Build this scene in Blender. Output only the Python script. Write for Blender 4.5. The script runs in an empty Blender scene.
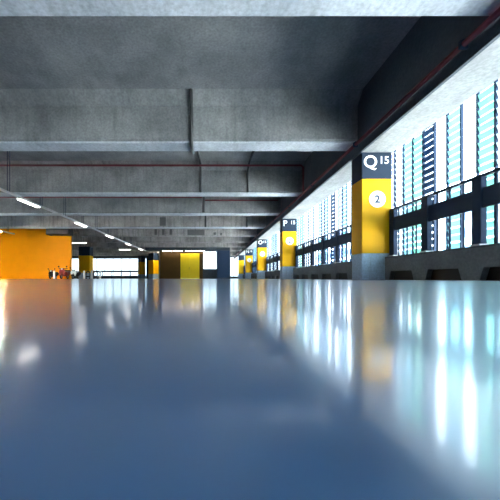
import bpy, bmesh, math, random
from mathutils import Vector, Matrix

random.seed(7)
PI = math.pi
scene = bpy.context.scene
col = scene.collection

# ------------------------------------------------------------------ camera, sky, sun, exposure
F, VX, VY, HC = 300.0, 211.0, 278.5, 0.03          # focal length and vanishing point in pixels of the 500 px frame, lens height
cam_d = bpy.data.cameras.new('camera')
cam_d.sensor_width = 36.0
cam_d.lens = 36.0 * F / 500.0
cam_d.shift_x = (250.0 - VX) / 500.0
cam_d.shift_y = (VY - 250.0) / 500.0
cam_d.clip_start = 0.004
cam_d.clip_end = 600.0
cam = bpy.data.objects.new('camera', cam_d)
cam.location = (0, 0, HC)
cam.rotation_euler = (PI / 2, 0, 0)
col.objects.link(cam)
scene.camera = cam

world = bpy.data.worlds.new('overcast_sky')
scene.world = world
world.use_nodes = True
bg = world.node_tree.nodes['Background']
bg.inputs['Color'].default_value = (0.70, 0.87, 1.0, 1)
bg.inputs['Strength'].default_value = 2.4

sun_d = bpy.data.lights.new('sun', 'SUN')
sun_d.energy = 90.0
sun_d.angle = math.radians(2)
sun_d.color = (0.88, 0.96, 1.0)
sun = bpy.data.objects.new('sun', sun_d)
sun.rotation_euler = Vector((1.0, 0.35, -0.95)).to_track_quat('-Z', 'Y').to_euler()
sun.location = (-30, -10, 40)
col.objects.link(sun)

scene.view_settings.view_transform = 'Standard'
scene.view_settings.look = 'None'
scene.view_settings.gamma = 1.0
scene.view_settings.use_curve_mapping = False
scene.view_settings.exposure = 2.0


# ------------------------------------------------------------------ helpers
def PX(px, y):
    return (px - VX) * y / F


def PZ(py, y):
    return (VY - py) * y / F + HC


def new_mat(name):
    m = bpy.data.materials.new(name)
    m.use_nodes = True
    nt = m.node_tree
    return m, nt, nt.nodes['Principled BSDF']


def plain(name, c, rough=0.5, metal=0.0, noise=0.08, scale=6.0, spec=0.5):
    """one colour with a little procedural unevenness"""
    m, nt, b = new_mat(name)
    tc = nt.nodes.new('ShaderNodeTexCoord')
    n = nt.nodes.new('ShaderNodeTexNoise')
    n.inputs['Scale'].default_value = scale
    n.inputs['Detail'].default_value = 4
    nt.links.new(tc.outputs['Object'], n.inputs['Vector'])
    r = nt.nodes.new('ShaderNodeValToRGB')
    r.color_ramp.elements[0].position = 0.3
    r.color_ramp.elements[1].position = 0.7
    r.color_ramp.elements[0].color = (*[x * (1 - noise) for x in c], 1)
    r.color_ramp.elements[1].color = (*[min(1, x * (1 + noise)) for x in c], 1)
    nt.links.new(n.outputs['Fac'], r.inputs['Fac'])
    nt.links.new(r.outputs['Color'], b.inputs['Base Color'])
    b.inputs['Roughness'].default_value = rough
    b.inputs['Metallic'].default_value = metal
    b.inputs['Specular IOR Level'].default_value = spec
    return m


def concrete(name, c1, c2, stain=(0.05, 0.05, 0.052), stain_amt=0.35, rough=0.8, boards=0.0):
    m, nt, b = new_mat(name)
    N, L = nt.nodes.new, nt.links.new
    tc = N('ShaderNodeTexCoord')
    n1 = N('ShaderNodeTexNoise'); n1.inputs['Scale'].default_value = 0.9; n1.inputs['Detail'].default_value = 8; n1.inputs['Roughness'].default_value = 0.65
    L(tc.outputs['Object'], n1.inputs['Vector'])
    r1 = N('ShaderNodeValToRGB')
    r1.color_ramp.elements[0].position = 0.32; r1.color_ramp.elements[0].color = (*c1, 1)
    r1.color_ramp.elements[1].position = 0.68; r1.color_ramp.elements[1].color = (*c2, 1)
    L(n1.outputs['Fac'], r1.inputs['Fac'])
    # long streaks running down the faces
    mp = N('ShaderNodeMapping'); mp.inputs['Scale'].default_value = (5.0, 1.0, 0.5)
    L(tc.outputs['Object'], mp.inputs['Vector'])
    n2 = N('ShaderNodeTexNoise'); n2.inputs['Scale'].default_value = 1.6; n2.inputs['Detail'].default_value = 6
    L(mp.outputs['Vector'], n2.inputs['Vector'])
    r2 = N('ShaderNodeValToRGB')
    r2.color_ramp.elements[0].position = 0.5; r2.color_ramp.elements[0].color = (0, 0, 0, 1)
    r2.color_ramp.elements[1].position = 0.78; r2.color_ramp.elements[1].color = (stain_amt,) * 3 + (1,)
    L(n2.outputs['Fac'], r2.inputs['Fac'])
    mx = N('ShaderNodeMix'); mx.data_type = 'RGBA'
    L(r2.outputs['Color'], mx.inputs['Factor'])
    L(r1.outputs['Color'], mx.inputs['A'])
    mx.inputs['B'].default_value = (*stain, 1)
    out = mx.outputs['Result']
    # fine speckle
    n3 = N('ShaderNodeTexNoise'); n3.inputs['Scale'].default_value = 22; n3.inputs['Detail'].default_value = 5
    L(tc.outputs['Object'], n3.inputs['Vector'])
    r3 = N('ShaderNodeValToRGB')
    r3.color_ramp.elements[0].position = 0.3; r3.color_ramp.elements[0].color = (0.78, 0.78, 0.78, 1)
    r3.color_ramp.elements[1].position = 0.7; r3.color_ramp.elements[1].color = (1.1, 1.1, 1.1, 1)
    L(n3.outputs['Fac'], r3.inputs['Fac'])
    m2 = N('ShaderNodeMix'); m2.data_type = 'RGBA'; m2.blend_type = 'MULTIPLY'; m2.inputs['Factor'].default_value = 1.0
    L(out, m2.inputs['A']); L(r3.outputs['Color'], m2.inputs['B'])
    L(m2.outputs['Result'], b.inputs['Base Color'])
    bp = N('ShaderNodeBump'); bp.inputs['Strength'].default_value = 0.25; bp.inputs['Distance'].default_value = 0.02
    L(n3.outputs['Fac'], bp.inputs['Height']); L(bp.outputs['Normal'], b.inputs['Normal'])
    b.inputs['Roughness'].default_value = rough
    b.inputs['Specular IOR Level'].default_value = 0.3
    return m


def emitter(name, c, s):
    m, nt, b = new_mat(name)
    b.inputs['Base Color'].default_value = (0.9, 0.9, 0.9, 1)
    b.inputs['Emission Color'].default_value = (*c, 1)
    b.inputs['Emission Strength'].default_value = s
    return m


def blade_mat(name, c, trans=0.5):
    """glass louvre blade: scatters and lets some daylight through"""
    m = bpy.data.materials.new(name)
    m.use_nodes = True
    nt = m.node_tree
    nt.nodes.clear()
    N, L = nt.nodes.new, nt.links.new
    tc = N('ShaderNodeTexCoord'); n = N('ShaderNodeTexNoise'); n.inputs['Scale'].default_value = 3.0
    L(tc.outputs['Object'], n.inputs['Vector'])
    r = N('ShaderNodeValToRGB')
    r.color_ramp.elements[0].color = (*[x * 0.85 for x in c], 1); r.color_ramp.elements[1].color = (*c, 1)
    L(n.outputs['Fac'], r.inputs['Fac'])
    d = N('ShaderNodeBsdfPrincipled'); d.inputs['Roughness'].default_value = 0.35
    t = N('ShaderNodeBsdfTranslucent')
    L(r.outputs['Color'], d.inputs['Base Color']); L(r.outputs['Color'], t.inputs['Color'])
    mx = N('ShaderNodeMixShader'); mx.inputs['Fac'].default_value = trans
    L(d.outputs['BSDF'], mx.inputs[1]); L(t.outputs['BSDF'], mx.inputs[2])
    o = N('ShaderNodeOutputMaterial'); L(mx.outputs['Shader'], o.inputs['Surface'])
    return m


def glass(name, c):
    m = bpy.data.materials.new(name)
    m.use_nodes = True
    nt = m.node_tree
    nt.nodes.clear()
    N, L = nt.nodes.new, nt.links.new
    t = N('ShaderNodeBsdfTransparent'); t.inputs['Color'].default_value = (*c, 1)
    g = N('ShaderNodeBsdfGlossy'); g.inputs['Roughness'].default_value = 0.03
    f = N('ShaderNodeFresnel'); f.inputs['IOR'].default_value = 1.45
    mx = N('ShaderNodeMixShader'); L(f.outputs['Fac'], mx.inputs['Fac']); L(t.outputs['BSDF'], mx.inputs[1]); L(g.outputs['BSDF'], mx.inputs[2])
    o = N('ShaderNodeOutputMaterial'); L(mx.outputs['Shader'], o.inputs['Surface'])
    return m


class MB:
    def __init__(self):
        self.bm = bmesh.new()

    def box(self, x0, x1, y0, y1, z0, z1, rot=None, about=None):
        vs = bmesh.ops.create_cube(self.bm, size=1.0)['verts']
        for v in vs:
            v.co = Vector((x0 + (v.co.x + .5) * (x1 - x0), y0 + (v.co.y + .5) * (y1 - y0), z0 + (v.co.z + .5) * (z1 - z0)))
        if rot is not None:
            bmesh.ops.rotate(self.bm, verts=vs, cent=about, matrix=rot)
        return vs

    def bbox(self, x0, x1, y0, y1, z0, z1, b=0.01, seg=2):
        """bevelled box"""
        vs = self.box(x0, x1, y0, y1, z0, z1)
        es = {e for v in vs for e in v.link_edges}
        bmesh.ops.bevel(self.bm, geom=list(es), offset=b, segments=seg, affect='EDGES', profile=0.5)

    def tube(self, pts, r, n=10, caps=True):
        pts = [Vector(p) for p in pts]
        rings = []
        up = Vector((0, 0, 1))
        for i, p in enumerate(pts):
            a = pts[max(0, i - 1)]; c = pts[min(len(pts) - 1, i + 1)]
            t = (c - a).normalized()
            u = t.cross(up)
            if u.length < 1e-3:
                u = t.cross(Vector((0, 1, 0)))
            u.normalize(); w = u.cross(t)
            rr = r[i] if isinstance(r, (list, tuple)) else r
            rings.append([self.bm.verts.new(p + (u * math.cos(2 * PI * k / n) + w * math.sin(2 * PI * k / n)) * rr) for k in range(n)])
        for A, B in zip(rings, rings[1:]):
            for k in range(n):
                self.bm.faces.new((A[k], A[(k + 1) % n], B[(k + 1) % n], B[k]))
        if caps:
            self.bm.faces.new(rings[0][::-1]); self.bm.faces.new(rings[-1])

    def disc(self, c, r, t, axis='Y', n=32):
        a = Vector(c)
        d = {'X': Vector((t, 0, 0)), 'Y': Vector((0, t, 0)), 'Z': Vector((0, 0, t))}[axis]
        self.tube([a - d / 2, a + d / 2], r, n)

    def torus(self, c, R, r, axis='X', n=24, k=10):
        c = Vector(c); rings = []
        for i in range(n):
            a = 2 * PI * i / n
            if axis == 'X':
                d = Vector((0, math.cos(a), math.sin(a))); ax = Vector((1, 0, 0))
            else:
                d = Vector((math.cos(a), 0, math.sin(a))); ax = Vector((0, 1, 0))
            rings.append([self.bm.verts.new(c + d * (R + r * math.cos(2 * PI * j / k)) + ax * r * math.sin(2 * PI * j / k)) for j in range(k)])
        for i in range(n):
            A, B = rings[i], rings[(i + 1) % n]
            for j in range(k):
                self.bm.faces.new((A[j], A[(j + 1) % k], B[(j + 1) % k], B[j]))

    def prism(self, poly, axis, a, b):
        """extrude a 2D polygon along an axis between a and b; poly in the two other axes (x,y,z order)"""
        def P(u, v, w):
            return {'X': (w, u, v), 'Y': (u, w, v), 'Z': (u, v, w)}[axis]
        A = [self.bm.verts.new(P(u, v, a)) for u, v in poly]
        B = [self.bm.verts.new(P(u, v, b)) for u, v in poly]
        n = len(poly)
        self.bm.faces.new(A[::-1]); self.bm.faces.new(B)
        for i in range(n):
            self.bm.faces.new((A[i], A[(i + 1) % n], B[(i + 1) % n], B[i]))

    def build(self, name, mat, parent=None, smooth=False, kind=None, label=None):
        bmesh.ops.recalc_face_normals(self.bm, faces=self.bm.faces[:])
        me = bpy.data.meshes.new(name)
        self.bm.to_mesh(me); self.bm.free()
        if smooth:
            for p in me.polygons:
                p.use_smooth = True
        o = bpy.data.objects.new(name, me)
        me.materials.append(mat)
        col.objects.link(o)
        if parent is not None:
            o.parent = parent
        if kind:
            o['kind'] = kind
        if label:
            o['label'] = label
        return o


def empty(name, label, cat, loc=(0, 0, 0), rz=0.0, group=None, kind=None):
    o = bpy.data.objects.new(name, None)
    o.empty_display_size = 0.1
    o.location = loc
    o.rotation_euler = (0, 0, rz)
    col.objects.link(o)
    return tag(o, label, cat, group, kind)


def tag(o, label=None, cat=None, group=None, kind=None):
    if label: o['label'] = label
    if cat: o['category'] = cat
    if group: o['group'] = group
    if kind: o['kind'] = kind
    return o


def copy_tree(o, parent=None):
    c = o.copy()
    col.objects.link(c)
    if parent is not None:
        c.parent = parent
    for ch in list(o.children):
        copy_tree(ch, c)
    return c


def struct(name, mb, mat, label=None, cat=None):
    o = mb.build(name, mat, kind='structure')
    return tag(o, label, cat)


def lettering(name, text, x, y, z, size, mat, parent, bold=0.0, align='LEFT'):
    cu = bpy.data.curves.new(name, 'FONT')
    cu.body = text
    cu.size = size
    cu.offset = bold
    cu.extrude = 0.002
    cu.align_x = align
    tmp = bpy.data.objects.new(name, cu)
    col.objects.link(tmp)
    dg = bpy.context.evaluated_depsgraph_get()
    me = bpy.data.meshes.new_from_object(tmp.evaluated_get(dg))
    bpy.data.objects.remove(tmp)
    bpy.data.curves.remove(cu)
    me.materials.clear(); me.materials.append(mat)
    o = bpy.data.objects.new(name, me)
    o.rotation_euler = (PI / 2, 0, 0)
    o.location = (x, y, z)
    o.parent = parent
    col.objects.link(o)
    return o


WORDS = ('first second third fourth fifth sixth seventh eighth ninth tenth eleventh twelfth thirteenth fourteenth fifteenth sixteenth '
         'seventeenth eighteenth nineteenth twentieth').split()
TENS = ['', '', 'twenty', 'thirty', 'forty', 'fifty']


def ordinal(n):
    if n <= 20:
        return WORDS[n - 1]
    if n % 10 == 0:
        return {30: 'thirtieth', 40: 'fortieth'}[n]
    return TENS[n // 10] + '-' + WORDS[n % 10 - 1]


# ------------------------------------------------------------------ materials
M = {}
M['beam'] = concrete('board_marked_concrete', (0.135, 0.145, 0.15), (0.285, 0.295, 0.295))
M['beam_far'] = concrete('patched_concrete_lit', (0.22, 0.21, 0.205), (0.46, 0.44, 0.425), stain_amt=0.6)  # patches are its own; paler tone stands for light from the far windows
M['flange'] = concrete('lit_underside', (0.42, 0.46, 0.50), (0.58, 0.62, 0.66), stain=(0.2, 0.22, 0.24), stain_amt=0.4)  # pale tone stands for floor light on the nearer beam undersides
M['slab'] = concrete('slab_concrete', (0.17, 0.18, 0.19), (0.30, 0.31, 0.315), stain_amt=0.2)
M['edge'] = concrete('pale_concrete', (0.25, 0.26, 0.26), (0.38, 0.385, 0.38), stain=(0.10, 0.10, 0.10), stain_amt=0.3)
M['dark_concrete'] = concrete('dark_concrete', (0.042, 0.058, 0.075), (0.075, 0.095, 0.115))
M['barrier'] = concrete('barrier_concrete', (0.085, 0.105, 0.125), (0.14, 0.165, 0.19))
M['plinth'] = concrete('plinth_concrete', (0.48, 0.62, 0.76), (0.58, 0.72, 0.86), stain_amt=0.2)
M['yellow'] = plain('yellow_paint', (0.93, 0.47, 0.002), 0.5, noise=0.03, scale=3, spec=0.2)
M['orange'] = plain('orange_paint', (0.95, 0.34, 0.001), 0.6, noise=0.03, scale=2, spec=0.15)
M['lemon'] = plain('lemon_paint', (0.95, 0.72, 0.004), 0.5, noise=0.03, scale=2)
M['brown'] = plain('brown_paint', (0.085, 0.048, 0.010), 0.5, noise=0.1, spec=0.2, scale=2)
M['navy'] = plain('navy_paint', (0.030, 0.062, 0.125), 0.5, noise=0.06, spec=0.3)
M['header'] = plain('header_paint', (0.011, 0.025, 0.050), 0.5, noise=0.06, spec=0.25)
M['white'] = plain('white_paint', (0.85, 0.86, 0.86), 0.5, noise=0.02)
M['steel'] = plain('dark_steel', (0.020, 0.036, 0.070), 0.6, spec=0.1)
M['black'] = plain('black_plastic', (0.008, 0.008, 0.010), 0.5, spec=0.2)
M['rubber'] = plain('black_rubber', (0.015, 0.015, 0.015), 0.8)
M['red'] = plain('red_pipe_paint', (0.13, 0.014, 0.024), 0.5)
M['maroon'] = plain('dark_red_paint', (0.22, 0.012, 0.012), 0.3)
M['conduit'] = plain('dark_conduit', (0.045, 0.048, 0.05), 0.4, metal=0.3)
M['box_grey'] = plain('box_grey_paint', (0.10, 0.10, 0.10), 0.6)
M['galv'] = plain('galvanised_steel', (0.42, 0.43, 0.45), 0.35, metal=0.6)
M['lamp'] = emitter('lit_tube', (1.0, 0.97, 0.93), 3.0)
M['strip'] = emitter('lit_strip', (1.0, 0.86, 0.80), 5.0)
M['lamp_fill'] = emitter('added_fill_tube', (1.0, 0.90, 0.72), 190.0)  # strong tubes added to light the orange wall and turned pillars
M['glass_clear'] = blade_mat('clear_blade', (0.42, 0.48, 0.50), 0.8)
M['glass_cyan'] = blade_mat('cyan_blade', (0.28, 0.45, 0.50), 0.8)
M['glass_mint'] = blade_mat('mint_blade', (0.26, 0.47, 0.40), 0.8)
M['glass_navy'] = blade_mat('navy_blade', (0.05, 0.10, 0.18), 0.6)
M['glass_lilac'] = blade_mat('lilac_blade', (0.34, 0.36, 0.50), 0.8)


M['pane'] = glass('grey_tinted_glass', (0.55, 0.57, 0.57))     # light crosses both faces of the pane


def floor_material():
    m, nt, b = new_mat('polished_floor')
    N, L = nt.nodes.new, nt.links.new
    tc = N('ShaderNodeTexCoord')
    n1 = N('ShaderNodeTexNoise'); n1.inputs['Scale'].default_value = 0.6; n1.inputs['Detail'].default_value = 5
    L(tc.outputs['Object'], n1.inputs['Vector'])
    r = N('ShaderNodeValToRGB')
    r.color_ramp.elements[0].position = 0.35; r.color_ramp.elements[0].color = (0.046, 0.132, 0.284, 1)
    r.color_ramp.elements[1].position = 0.7; r.color_ramp.elements[1].color = (0.050, 0.140, 0.296, 1)
    L(n1.outputs['Fac'], r.inputs['Fac'])
    L(r.outputs['Color'], b.inputs['Base Color'])
    n2 = N('ShaderNodeTexNoise'); n2.inputs['Scale'].default_value = 3.0; n2.inputs['Detail'].default_value = 6
    L(tc.outputs['Object'], n2.inputs['Vector'])
    mr = N('ShaderNodeMapRange'); mr.inputs['To Min'].default_value = 0.28; mr.inputs['To Max'].default_value = 0.30
    L(n2.outputs['Fac'], mr.inputs['Value'])
    L(mr.outputs['Result'], b.inputs['Roughness'])
    b.inputs['Specular IOR Level'].default_value = 0.5
    b.inputs['IOR'].default_value = 1.5
    b.inputs['Coat Weight'].default_value = 0.72
    b.inputs['Coat IOR'].default_value = 2.2
    b.inputs['Coat Roughness'].default_value = 0.11
    return m


M['floor'] = floor_material()
M['ground'] = plain('sunlit_paving', (0.6, 0.6, 0.58), 0.8, scale=0.3)

# ------------------------------------------------------------------ large structure
SL = 4.36                      # underside of the slab
BB = 3.28                      # underside of the cross beams
mb = MB(); mb.box(-22.3, 5.2, -14, 46, -0.35, 0); struct('floor', mb, M['floor'], 'polished blue-grey floor mirroring the windows', 'floor')
mb = MB(); mb.box(-22.3, 5.2, -14, 33, SL, SL + .3); mb.box(-22.3, -5.4, 33, 46, SL, SL + .3); mb.box(1.9, 5.2, 33, 46, SL, SL + .3)
struct('ceiling', mb, M['slab'], 'grey concrete ceiling slab between the beams', 'ceiling')

beam_y = [-8.4, -4.6, -0.7, 3.2, 7.1, 11.3, 14.9, 18.9, 22.7, 26.6, 30.5, 34.4, 38.3, 42.2]
beam_lbl = {4: 'grey concrete beam across the ceiling above pillar Q, the nearest with a whole pale underside',
            5: 'concrete ceiling beam with a dark red pipe along its face, midway between pillars Q and P',
            6: 'concrete ceiling beam with a stepped red pipe, above pillar P'}
for i, y in enumerate(beam_y):
    mb = MB()
    if y > 33:
        spans = [(-22, -5.4), (1.9, 3.47)]
    else:
        spans = [(-22, 3.47)]
    for a, b in spans:
        if 21 < y < 24:                      # stops at the orange core
            a = -9.9
        c = 0.05
        # chamfered lower arrises and a haunch against the slab
        mb.prism([(y, BB + c), (y + c, BB), (y + .5 - c, BB), (y + .5, BB + c), (y + .5, SL - .25), (y + .75, SL), (y - .25, SL), (y, SL - .25)], 'X', a, b)
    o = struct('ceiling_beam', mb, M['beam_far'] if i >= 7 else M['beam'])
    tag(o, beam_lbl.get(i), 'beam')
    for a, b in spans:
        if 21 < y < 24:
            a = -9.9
        mb = MB(); mb.bbox(a, b, y + .02, y + .48, BB - .035, BB + .005, .008); mb.build('flange', M['flange'] if i < 8 else M['beam_far'], o, kind='structure')  # added strip, pale under nearer beams for light off the floor

# the deep edge beam above the pillars: inner cheek coloured dark to stand for its shade, pale soffit
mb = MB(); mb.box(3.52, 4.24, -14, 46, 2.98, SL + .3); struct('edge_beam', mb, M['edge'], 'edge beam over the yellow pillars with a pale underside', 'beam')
mb = MB(); mb.box(3.47, 3.52, -14, 46, 2.975, SL); struct('edge_beam_shaded_cheek', mb, M['dark_concrete'], 'shade-darkened inner cheek of the edge beam beside the red pipe', 'beam')
# soffit of the pale slab beyond the edge beam
mb = MB(); mb.box(4.24, 5.2, -14, 46, SL - .02, SL + .3); struct('trim_1', mb, M['edge'])
mb = MB(); mb.box(-22.3, -22, -14, 46, 0, SL); struct('wall_left', mb, M['slab'])
mb = MB(); mb.box(-22, 3.5, -14, -13.7, 0, SL); struct('wall_rear', mb, M['slab'])

mb = MB(); mb.box(4.24, 5.2, -14, -5.0, 0, SL); struct('wall_right_blocker', mb, M['slab'])  # out-of-view wall added to cut the daylight on pillar Q

# far wall with its window bands
YB = 45.5
mb = MB()
xa, xb = PX(71, YB), PX(146.5, YB)
mb.box(-22, xa, YB, YB + .3, 0, SL)
mb.box(xb, -5.4, YB, YB + .3, 0, SL)
mb.box(xa, xb, YB, YB + .3, 0, 0.42)
mb.box(xa, xb, YB, YB + .3, 3.1, SL)
mb.box(1.9, 4.2, YB, YB + .3, 0, 0.3)
mb.box(1.9, 4.2, YB, YB + .3, 3.3, SL)
struct('wall_back', mb, M['dark_concrete'])
wn = 0


def window(x0, x1, z0, z1, y, bars, label):
    global wn
    wn += 1
    mb = MB()
    t = 0.05
    mb.box(x0, x1, y, y + .08, z0, z0 + t); mb.box(x0, x1, y, y + .08, z1 - t, z1)
    mb.box(x0, x0 + t, y, y + .08, z0 + t, z1 - t); mb.box(x1 - t, x1, y, y + .08, z0 + t, z1 - t)
    for k in range(1, bars + 1):
        xm = x0 + (x1 - x0) * k / (bars + 1)
        mb.box(xm - .03, xm + .03, y, y + .08, z0 + t, z1 - t)
    o = struct('window_%d' % wn, mb, M['steel'], label, 'window')
    mb = MB(); mb.box(x0 + .02, x1 - .02, y + .03, y + .045, z0 + .02, z1 - .02); mb.build('pane', M['pane'], o, kind='structure')
    return o


window(xa, xb, 0.42, 3.1, YB + .1, 8, 'wide bright window band in the far wall behind the bollards')
window(1.9, 4.2, 0.3, 3.3, YB + .1, 2, 'bright far window at the end of the pillar aisle')

# side walls of the light well behind the panels
mb = MB(); mb.box(-5.6, -5.4, 32.4, 46, 0, SL); struct('wall_lightwell_west', mb, M['slab'])
mb = MB(); mb.box(1.9, 2.1, 32.4, 46, 0, SL); struct('wall_lightwell_east', mb, M['slab'])

# middle wall with the brown and yellow panels
YC = 32.0
lx = [PX(p, YC) for p in (160, 180.5, 199.5, 202.8, 217, 229.5)]
mb = MB()
mb.box(-6.9, lx[5], YC - .55, YC + .3, 2.98, SL)
struct('wall_middle_lintel', mb, M['dark_concrete'], 'dark lintel over the brown and yellow panels', 'wall')
mb = MB(); mb.box(lx[0], lx[1], YC + .02, YC + .2, 0, 2.98); struct('wall_middle_panel', mb, M['brown'], 'dark brown wall panel left of the bright yellow one', 'wall')
mb = MB(); mb.box(lx[2], lx[3], YC - .1, YC + .2, 0, 2.98); struct('trim_2', mb, M['brown'])
mb = MB(); mb.box(lx[3], lx[4], YC, YC + .2, 0, 1.0); struct('wall_middle_sill', mb, M['dark_concrete'], 'low dark wall under the white window beside the navy pillar', 'wall')
mb = MB(); mb.box(lx[1], lx[2], YC + .06, YC + .2, 2.7, 2.98); struct('trim_3', mb, M['brown'])
window(lx[3], lx[4], 1.0, 2.98, YC + .1, 1, 'white window between the yellow door and the navy pillar')

# yellow door leaf
d = empty('yellow_door', 'bright lemon yellow double door in the middle wall, beside the brown panel', 'door', (0, 0, 0))
mb = MB()
xm = (lx[1] + lx[2]) / 2
mb.bbox(lx[1], xm - .002, YC - .06, YC + .06, 0.005, 2.7, .01); mb.build('door_leaf', M['lemon'], d)
mb = MB(); mb.bbox(xm + .002, lx[2], YC - .06, YC + .06, 0.005, 2.7, .01); mb.build('door_leaf', M['lemon'], d)
mb = MB(); mb.tube([(xm - .08, YC - .05, 1.0), (xm - .08, YC - .05, 1.25)], .015); mb.box(xm - .09, xm - .07, YC - .05, YC, 1.0, 1.02); mb.box(xm - .09, xm - .07, YC - .05, YC, 1.23, 1.25)
mb.build('handle', M['black'], d)

# navy pillar beside the window
n = empty('pillar', 'plain navy blue square pillar beside the white window in the middle wall', 'pillar')
mb = MB(); mb.bbox(lx[4], lx[5], YC - .45, YC + .4, 0.12, 2.98, .03); mb.build('shaft', M['navy'], n)
mb = MB(); mb.box(lx[4] - .03, lx[5] + .03, YC - .48, YC + .43, 0, 0.12); mb.build('plinth', M['dark_concrete'], n)

# orange core on the left
YO = 21.6
mb = MB(); mb.box(-21.9, PX(70.5, YO), YO, YO + .22, 0, SL)
struct('wall_core', mb, M['orange'], 'big flat orange wall at the end of the left bay', 'wall')

# ground outside and buildings across the way
mb = MB(); mb.box(-60, 220, -120, 320, -6.4, -6.2); struct('ground', mb, M['ground'])

# ------------------------------------------------------------------ yellow pillars
PXL, PW, PD = 3.52, 0.70, 0.52
PH = 2.98


def pillar(y, letter, num, label):
    p = empty('pillar', label, 'pillar', (PXL, y, 0), group='yellow lettered pillars along the window side')
    mb = MB(); mb.bbox(0.004, PW - .004, 0.004, PD - .004, 0, 0.62, .02); mb.build('plinth', M['plinth'], p)
    mb = MB(); mb.bbox(0, PW, 0, PD, 0.62, 2.36, .015); mb.build('shaft', M['yellow'], p)
    mb = MB(); mb.bbox(0, PW, 0, PD, 2.36, PH - .002, .015); mb.build('header', M['header'], p)
    if letter:
        lettering('letter', letter, 0.035, -0.004, 2.62, 0.40, M['white'], p, .006)
        lettering('number', num, 0.395, -0.004, 2.71, 0.245, M['white'], p, .003)
        mb = MB(); mb.disc((0.36, -0.003, 1.88), 0.195, .006, 'Y', 40)
        dsc = mb.build('disc', M['white'], p)
        lettering('digit', '2', 0.36, -0.009, 1.80, 0.24, M['navy'], dsc, .006, 'CENTER')
    return p


BAY = 7.8
pillar(7.0, 'Q', '15', 'yellow pillar with Q 15 on its navy header, the nearest and tallest')
pillar(7.0 + BAY, 'P', '15', 'yellow pillar with the letter P on its header, second along the window side')
pillar(7.0 + 2 * BAY, 'O', '15', 'yellow pillar with navy header, third along the window side, just behind P')
pillar(7.0 + 3 * BAY, 'N', '15', 'small yellow pillar, fourth along the window side, behind the third')
pillar(7.0 + 4 * BAY, '', '', 'farthest and smallest yellow pillar of the window row')


def far_pillar(x, y, w, dpt, rz, label):
    p = empty('pillar', label, 'pillar', (x, y, 0), rz, group='yellow pillars on the far left')
    mb = MB(); mb.bbox(-w / 2, w / 2, -dpt / 2, dpt / 2, 0, 0.6, .02); mb.build('plinth', M['plinth'], p)
    mb = MB(); mb.bbox(-w / 2, w / 2, -dpt / 2, dpt / 2, 0.6, 2.36, .015); mb.build('shaft', M['yellow'], p)
    mb = MB(); mb.bbox(-w / 2, w / 2, -dpt / 2, dpt / 2, 2.36, 3.27, .015); mb.build('header', M['header'], p)
    return p


far_pillar(PX(84.8, 30.6), 30.9, 1.12, 0.9, 0, 'yellow pillar standing just right of the orange wall, brown in shade')
far_pillar(PX(153.5, 38.6), 38.6, 0.95, 0.9, math.radians(-38), 'turned yellow pillar close left of the brown wall panel')
far_pillar(PX(141.2, 42.5), 42.8, 0.75, 0.75, math.radians(-42), 'small turned yellow pillar at the right end of the far window band')

# ------------------------------------------------------------------ barriers and guard rails per bay
bays = [(0.1, 7.0, 'in front of pillar Q', 5), (7.0 + PD, 14.8, 'between pillars Q and P', 6), (14.8 + PD, 22.6, 'between pillar P and the third pillar', 6),
        (22.6 + PD, 30.4, 'between the third and fourth pillars', 6), (30.4 + PD, 38.2, 'between the two farthest yellow pillars', 6), (38.2 + PD, 45.4, 'beyond the farthest yellow pillar', 6)]
RX = 4.2
for (a, b, where, _) in bays:
    L = b - a
    npan = 6
    st = L / npan
    # low concrete barrier with tapered openings at its foot
    mb = MB()
    poly = [(a, 0.0), (a, 0.5), (b, 0.5), (b, 0.0)]
    for k in range(npan - 1, -1, -1):
        c0 = a + k * st
        poly += [(c0 + st * .86, 0.0), (c0 + st * .80, 0.2), (c0 + st * .20, 0.2), (c0 + st * .14, 0.0)]
    mb.prism(poly, 'X', 4.06, 4.24)
    bo = mb.build('concrete_barrier', M['barrier'])
    tag(bo, 'low dark concrete barrier with tapered foot openings ' + where, 'barrier', 'concrete barriers under the guard rails')
    mb = MB(); mb.box(4.16, 4.38, a, b, 0.0, 0.46); mb.build('back_wall', M['black'], bo)
    mb = MB(); mb.box(4.06, 4.38, a, b, 0.5, 0.53); mb.build('coping', M['dark_concrete'], bo)
    # rail
    g = empty('guard_rail', 'dark steel guard rail with a deep middle band ' + where, 'railing', (RX, a, 0.53), group='guard rails along the screen')
    h = lambda z: z - 0.53
    mb = MB(); mb.bbox(-.03, .03, 0, L, h(1.60), h(1.645), .008); mb.build('top_rail', M['steel'], g)
    mb = MB(); mb.bbox(-.02, .02, 0, L, h(1.12), h(1.43), .006); mb.build('middle_band', M['steel'], g)
    for k in range(npan + 1):
        yy = min(max(k * st, .09), L - .09)
        mb = MB(); mb.bbox(-.05, .05, yy - .085, yy + .085, h(0.56), h(1.62), .01)
        po = mb.build('post', M['steel'], g)
        mb = MB(); mb.box(-.075, .075, yy - .09, yy + .09, 0, h(0.565)); mb.build('foot_plate', M['galv'], po)
    for k in range(npan):
        for j in range(1, 4):
            yy = (k + j / 4) * st
            mb = MB(); mb.box(-.012, .012, yy - .012, yy + .012, h(0.53), h(1.60)); mb.build('baluster', M['steel'], g)

# ------------------------------------------------------------------ slatted glass screen outside the bays
SX = 5.0
PIT = 0.36
protos = {}


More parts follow.
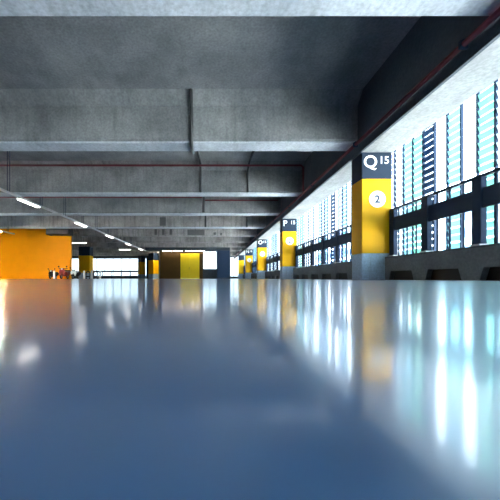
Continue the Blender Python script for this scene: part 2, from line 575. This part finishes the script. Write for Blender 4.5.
def make_panel(kind):
    root = empty('louvre_panel', 'x', 'screen panel', (SX, 0, 0), group='louvre panels of the outer screen')
    mb = MB()
    mb.box(-.025, .025, -.018, .018, -0.3, SL - .02)
    mb.box(-.02, .02, .018, PIT - .018, SL - .1, SL - .02)
    mb.build('frame', M['steel'], root)
    if kind != 'open':
        mat = {'clear': 'glass_clear', 'cyan': 'glass_cyan', 'mint': 'glass_mint', 'navy': 'glass_navy', 'lilac': 'glass_lilac'}[kind]
        mb = MB()
        z = -0.2
        rot = Matrix.Rotation(math.radians(68), 3, 'Y')
        while z < SL - .15:
            mb.box(-.056, .056, .02, PIT - .02, z - .004, z + .004, rot, Vector((0, 0, z)))
            z += 0.15
        mb.build('blades', M[mat], root)
    return root


kinds_word = {'clear': 'white slatted', 'cyan': 'pale cyan slatted', 'mint': 'mint green slatted', 'navy': 'dark navy slatted', 'lilac': 'lilac tinted slatted', 'open': 'open unslatted'}
# sequence read off the photograph near pillar Q, then repeating with variation
fixed = {}
seq_near = {6.4: 'open', 6.75: 'navy', 7.1: 'mint', 7.46: 'cyan', 7.8: 'clear'}
y = 3.1 - 10 * PIT
idx = {}
k = 0
rnd = random.Random(3)
while y < 45.6:
    kind = None
    if 5.2 < y < 8.3:
        best = min(seq_near, key=lambda q: abs(q - y - .0))
        if abs(best - y) < .19:
            kind = seq_near[best]
    if kind is None:
        kind = rnd.choices(['clear', 'cyan', 'mint', 'navy', 'lilac', 'open'], [6, 5, 2, .8, 2.5, 3])[0]
    if kind not in protos:
        o = protos[kind] = make_panel(kind)
    else:
        o = copy_tree(protos[kind])
    o.location = (SX, y, 0)
    # which pillar is it past?
    j = -1
    for q in range(5):
        if y >= 7.0 + q * BAY:
            j = q
    nm = ['on the near side of pillar Q', 'past pillar Q', 'past pillar P', 'past the third yellow pillar', 'past the fourth yellow pillar', 'past the farthest yellow pillar'][j + 1]
    idx[j] = idx.get(j, 0) + 1
    if j < 0:                       # counted back from the pillar towards the viewer
        nth = int((7.0 - y) / PIT) + 1
        o['label'] = '%s glass screen panel, the %s from pillar Q on its near side' % (kinds_word[kind], ordinal(nth))
    else:
        o['label'] = '%s glass screen panel, the %s %s' % (kinds_word[kind], ordinal(idx[j]), nm)
    y += PIT
    k += 1
mb = MB(); mb.box(4.9, 5.1, -0.6, 45.6, -0.36, -0.3); struct('trim_4', mb, M['steel'])


# buildings across the way
def tower(x, y, w, dpt, h, mat, label, floors):
    t = empty('office_tower', label, 'building', (x, y, -6.2), group='buildings beyond the screen')
    mb = MB(); mb.box(0, dpt, 0, w, 0, h); mb.build('body', mat, t)
    mb = MB()
    for f in range(floors):
        z = 1.2 + f * (h - 2) / floors
        mb.box(-.12, .02, .8, w - .8, z, z + (h - 2) / floors * .5)
    mb.build('window_bands', M['glass_navy'], t)
    mb = MB(); mb.box(-.3, dpt, -.2, w + .2, h, h + .5); mb.build('roof', M['white'], t)


M['pale_wall'] = plain('pale_render', (0.20, 0.21, 0.22), 0.8, scale=0.5)
M['teal_wall'] = plain('teal_cladding', (0.06, 0.14, 0.15), 0.6, scale=0.5)
tower(38, -2, 20, 18, 19, M['pale_wall'], 'pale office building seen through the screen beside pillar Q', 5)
tower(46, 34, 26, 18, 24, M['teal_wall'], 'teal office building seen through the screen between pillars Q and P', 7)
tower(40, 74, 40, 20, 17, M['pale_wall'], 'long pale building seen through the screen beyond pillar P', 5)

# ------------------------------------------------------------------ pipes and conduits
mb = MB(); mb.tube([(3.38, -13, 3.16), (3.38, 45, 3.16)], .04, 12)
rp = mb.build('sprinkler_main', M['red'], smooth=True)
tag(rp, 'long dark red sprinkler pipe running along the edge beam above the pillars', 'pipe')
for yy in range(0, 45, 3):
    mb = MB(); mb.box(3.36, 3.465, yy + 1.0, yy + 1.04, 3.2, 3.23); mb.box(3.33, 3.43, yy + 1.0, yy + 1.04, 3.11, 3.21); mb.build('bracket', M['steel'], rp)

mb = MB(); mb.tube([(-16, 10.93, 4.15), (3.28, 10.93, 4.15), (3.36, 10.93, 4.08), (3.36, 10.93, 3.206)], .038, 10)
tag(mb.build('sprinkler_branch', M['red'], smooth=True), 'dark red branch pipe across the beam midway between pillars Q and P', 'pipe', 'red branch pipes')
ya = 14.78
mb = MB(); mb.tube([(-16, ya, PZ(197.3, ya)), (PX(202.5, ya), ya, PZ(197.3, ya)), (PX(203.5, ya), ya, PZ(200.3, ya)), (3.30, ya, PZ(200.3, ya))], .036, 10)
tag(mb.build('sprinkler_branch', M['red'], smooth=True), 'dark red branch pipe with a small step, across the beam above pillar P', 'pipe', 'red branch pipes')


def conduit(name, pts, r, label):
    mb = MB(); mb.tube(pts, r, 8)
    o = mb.build(name, M['conduit'], smooth=True)
    tag(o, label, 'conduit', 'conduits on the concrete ceiling')
    return o


xc = [PX(191.5, 7.05), PX(200.5, 11.2), PX(203.5, 14.7)]
c1 = conduit('ceiling_conduit', [(xc[0], 6.8, SL - .03), (xc[0], 7.02, SL - .25), (xc[0], 7.04, 4.0), (xc[0], 7.04, BB - .02), (xc[0], 7.08, BB - .085), (xc[0], 7.55, BB - .085)], .045,
             'thick dark conduit running down the nearest full beam')
conduit('ceiling_conduit', [(PX(197.5, 10), 10.0, SL - .04), (PX(199.3, 10.6), 10.6, SL - .05), (xc[1], 11.03, SL - .08), (xc[1], 11.15, SL - .26), (xc[1], 11.24, 3.95), (xc[1], 11.24, BB - .02)], .045,
        'dark conduit bending from slab to beam, behind the thick one')
conduit('ceiling_conduit', [(PX(254, 10), 10.0, SL - .04), (PX(251, 10.6), 10.6, SL - .05), (PX(249, 11.1), 11.03, SL - .08), (PX(248.5, 11.1), 11.15, SL - .26), (PX(248.3, 11.1), 11.24, 3.95), (PX(248, 11.1), 11.24, BB - .02)], .045,
        'dark conduit bending down the beam near the shaded side, beside the red pipe end')
conduit('ceiling_conduit', [(xc[2], 14.7, SL - .05), (xc[2], 14.7, BB - .02)], .07, 'dark conduit down the beam at the step in the red pipe')
conduit('ceiling_conduit', [(PX(205.5, 18.8), 18.85, 4.0), (PX(205.5, 18.8), 18.85, BB - .02)], .06, 'dark conduit down the fourth full beam from the front')
conduit('ceiling_conduit', [(PX(247, 18.8), 18.85, 3.9), (PX(247, 18.8), 18.85, BB - .02)], .05, 'dark conduit near the shaded right end of a far beam')


def jbox(x0, x1, y0, y1, yy, label):
    o = empty('junction_box', label, 'junction box', (PX((x0 + x1) / 2, yy), yy, PZ(y1, yy)), group='boxes on the far beams')
    w = PX(x1, yy) - PX(x0, yy); hh = PZ(y0, yy) - PZ(y1, yy)
    mb = MB(); mb.bbox(-w / 2, w / 2, -.09, 0, 0, hh, .01); mb.build('body', M['box_grey'], o)
    mb = MB(); mb.box(-w / 2 + .02, w / 2 - .02, -.10, -.09, .02, hh - .02); mb.build('cover', M['box_grey'], o)


yb5 = 22.68
for i, (p, lb) in enumerate(((156, 'left'), (163.5, 'middle'), (171, 'right'))):
    jbox(p - 1.3, p + 1.3, 229.3, 235, yb5, '%s one of three small dark boxes in a row above the brown panel' % lb)
jbox(187.5, 204.5, 230, 235.3, yb5, 'wide dark box on the far beam above the yellow door')
jbox(213.5, 216, 232.5, 235, yb5, 'small dark box on the far beam above the white window')
jbox(220, 222.2, 233, 235.3, yb5, 'small dark box on the far beam above the navy pillar')
jbox(160, 166, 217.5, 226, 18.88, 'upright dark box on a beam above the brown panel')

# ------------------------------------------------------------------ lights
LZ = 2.9


def light_track(x, y0, y1, label):
    t = empty('light_track', label, 'light track', (x, y0, 0), group='hanging light tracks')
    L = y1 - y0
    mb = MB(); mb.box(-.05, .05, 0, L, LZ, LZ + .06); mb.build('channel', M['galv'], t)
    k = 0
    while k * 1.95 < L:
        yy = k * 1.95 + .3
        yw = y0 + yy
        top = SL
        for by in beam_y:
            if by - .26 < yw < by + .76:
                top = BB if by - .01 < yw < by + .51 else SL - .3
        mb = MB(); mb.tube([(-.04, yy, LZ + .06), (-.04, yy, top)], .012, 6); mb.tube([(.04, yy, LZ + .06), (.04, yy, top)], .012, 6)
        mb.build('hanger', M['steel'], t)
        k += 1


def tube_light(x, y, L, along, label, z=LZ, g='tube lights', lm='lamp'):
    t = empty('tube_light', label, 'lamp', (x, y, z), 0 if along == 'Y' else PI / 2, group=g)
    mb = MB(); mb.prism([(-.10, -.035), (-.06, 0), (.06, 0), (.10, -.035)], 'Y', -L / 2, L / 2); mb.build('housing', M['white'], t)
    mb = MB(); mb.tube([(-.045, -L / 2 + .03, -.05), (-.045, L / 2 - .03, -.05)], .019, 8); mb.build('tube', M[lm], t, True)
    mb = MB(); mb.tube([(.045, -L / 2 + .03, -.05), (.045, L / 2 - .03, -.05)], .019, 8); mb.build('tube', M[lm], t, True)
    return t


light_track(-6.85, 4.0, 31.5, 'long hanging light track running away on the left, carrying lit tubes')
for i, yy in enumerate((6.9, 11.3, 15.8, 20.3, 24.8, 29.2)):
    tube_light(-6.85, yy, 1.25, 'Y', 'lit white tube light under the left track, the %s from the front' % ordinal(i + 1), g='tube lights under the left track')
light_track(-12.8, 3.0, 19.5, 'added hanging light track in the bay left of the orange wall edge')  # track and its tubes are added to brighten the orange wall
for i, yy in enumerate((7.0, 11.0, 14.5, 17.6)):
    tube_light(-12.8, yy, 1.25, 'Y', 'added fill tube light in front of the orange wall, the %s from the front' % ordinal(i + 1), g='added fill lights before the orange wall', lm='lamp_fill')
tube_light(PX(80, 25.6), 25.4, 1.25, 'X', 'lit crosswise tube light seen just past the orange wall', z=BB - .2, g='crosswise tube lights')
tube_light(PX(125, 29), 29.0, 1.1, 'X', 'lit crosswise tube light above the far window band', z=2.86, g='crosswise tube lights')
for i, p in enumerate((167, 178, 190, 200)):
    tube_light(PX(p, 31.6), 31.6, 1.05, 'X', 'lit strip light under the dark lintel, %s from the brown panel end' % ordinal(i + 1), z=2.98, g='strip lights under the lintel', lm='strip')
tube_light(-5.8, 37.2, 1.1, 'Y', 'added unseen tube light beyond the brown wall panel, lighting the turned pillars', z=SL, g='added fill lights past the middle wall', lm='lamp_fill')  # added behind the panel to light the pillars' right faces
# rods holding the two free crosswise lamps
for (x, yy, z, w) in ((PX(80, 25.6), 25.4, BB - .2, 'past the orange wall'), (PX(125, 29), 29.0, 2.86, 'above the far window band')):
    hg = empty('lamp_hanger', 'pair of thin dark rods holding the crosswise tube light ' + w, 'hanger', (x, yy, z), group='lamp hangers')
    for q in (-.4, .4):
        mb = MB(); mb.tube([(q, 0, 0), (q, 0, SL - z)], .012, 6); mb.build('rod', M['steel'], hg)

# ventilation duct in front of the orange wall
dct = empty('ventilation_duct', 'dark box duct across the top of the orange wall', 'duct', (PX(48.5, 21.2), 21.2, PZ(235, 21.2)))
wd = PX(71, 21.2) - PX(48.5, 21.2)
mb = MB(); mb.bbox(0, wd, -.35, .38, 0, .48, .01); mb.build('duct_body', M['conduit'], dct)
for q in (0.05, wd / 2, wd - .05):
    mb = MB(); mb.box(q - .02, q + .02, -.37, .38, -.02, .50); mb.build('flange', M['conduit'], dct)

# ------------------------------------------------------------------ scooters, racks, bollards


def scooter(x, y, body, shield, label, s=0.62):
    t = empty('motor_scooter', label, 'scooter', (x, y, 0), 0, group='parked scooters by the orange wall')
    t.scale = (s / .62,) * 3
    def w(yc, nm):
        mb = MB(); mb.torus((0, yc, .16), .115, .045, 'X'); o = mb.build(nm, M['rubber'], t, True)
        mb = MB(); mb.disc((0, yc, .16), .08, .05, 'X', 16); mb.build('hub', M['galv'], o)
    w(.15, 'wheel'); w(1.05, 'wheel')
    mb = MB(); mb.prism([(-.05, .26), (.12, .36), (.30, .30), (.36, .20), (.28, .18), (.12, .30), (-.02, .22)], 'X', -.07, .07); mb.build('fender', body, t)
    # front shield, tapering
    mb = MB(); mb.prism([(-.14, .22), (-.21, .45), (-.16, .62), (.16, .62), (.21, .45), (.14, .22)], 'Y', .24, .30); mb.build('front_shield', shield, t)
    mb = MB(); mb.bbox(-.13, .13, .30, .75, .17, .23, .02); mb.build('footboard', M['black'], t)
    mb = MB(); mb.prism([(.72, .2), (.66, .48), (1.25, .54), (1.28, .40), (1.0, .26)], 'X', -.15, .15); mb.build('rear_body', body, t)
    mb = MB(); mb.bbox(-.13, .13, .64, 1.2, .53, .61, .03); mb.build('seat', M['black'], t)
    mb = MB(); mb.tube([(0, .2, .2), (0, .33, .68)], .028, 8); mb.tube([(-.3, .42, .70), (-.12, .34, .69), (.12, .34, .69), (.3, .42, .70)], .018, 8); mb.build('handlebar', M['black'], t, True)
    mb = MB(); mb.bbox(-.10, .10, .24, .36, .61, .73, .03); hl = mb.build('headlight_nacelle', body, t)
    mb = MB(); mb.disc((0, .235, .67), .05, .02, 'Y', 16); mb.build('headlight', M['white'], hl)
    for q in (-1, 1):
        mb = MB(); mb.tube([(q * .2, .37, .70), (q * .27, .34, .80)], .008, 6); mb.disc((q * .27, .34, .84), .05, .02, 'Y', 14); mb.build('mirror', M['black'], t)
    return t


scooter(PX(60.5, 20), 19.95, M['maroon'], M['maroon'], 'dark red parked scooter in front of the orange wall')
scooter(PX(49.3, 20), 20.0, M['black'], M['black'], 'black parked scooter at the left of the dark red one', .5)
scooter(PX(72.2, 20), 19.95, M['black'], M['white'], 'black parked scooter with a white front shield at the orange wall corner', .55)


def bollard(px, y, label):
    b = empty('bollard', label, 'bollard', (PX(px, y), y, 0), group='white bollards')
    mb = MB(); mb.tube([(0, 0, .02), (0, 0, .50), (0, 0, .54), (0, 0, .56)], [.06, .06, .045, .01], 16); mb.build('post', M['white'], b, False)
    mb = MB(); mb.disc((0, 0, .0125), .09, .025, 'Z', 16); mb.build('base_plate', M['galv'], b)


for px, lb in ((54.2, 'white bollard between the black scooter and the dark red scooter'), (84, 'white bollard below the brown-shaded pillar by the orange wall'),
               (91.7, 'white bollard between the two black hoop stands'), (100, 'white bollard right of the two black hoop stands, the last in line')):
    bollard(px, 20.0, lb)


def hoop(px, y, label):
    b = empty('bike_stand', label, 'bike stand', (PX(px, y), y, 0), group='black hoop stands')
    pts = [(-.12, 0, 0.01), (-.12, 0, .40)] + [(-.12 * math.cos(a), 0, .40 + .12 * math.sin(a)) for a in (PI / 6, PI / 3, PI / 2, 2 * PI / 3, 5 * PI / 6)] + [(.12, 0, .40), (.12, 0, .01)]
    mb = MB(); mb.tube(pts, .035, 10); mb.build('hoop', M['black'], b, True)
    for q in (-.12, .12):
        mb = MB(); mb.disc((q, 0, .008), .045, .016, 'Z', 14); mb.build('flange', M['black'], b)
    mb = MB(); mb.bbox(-.11, .11, -.012, .012, .12, .2, .004); mb.build('cross_plate', M['black'], b)


hoop(88, 20.1, 'black hoop stand below the brown-shaded pillar')
hoop(95.9, 20.1, 'black hoop stand in front of the far window band')

# railing before the far window band
g = empty('window_railing', 'dark railing across the far window band', 'railing', (PX(93, 44.6), 44.6, 0))
L = PX(140, 44.6) - PX(93, 44.6)
mb = MB(); mb.box(0, L, -.04, .04, 0.96, 1.22); mb.build('top_rail', M['steel'], g)
mb = MB(); mb.box(0, L, -.03, .03, 0.3, 0.36); mb.build('bottom_rail', M['steel'], g)
for k in range(6):
    mb = MB(); q = k * (L - .1) / 5; mb.box(q, q + .1, -.04, .04, 0, 1.0); mb.build('post', M['steel'], g)
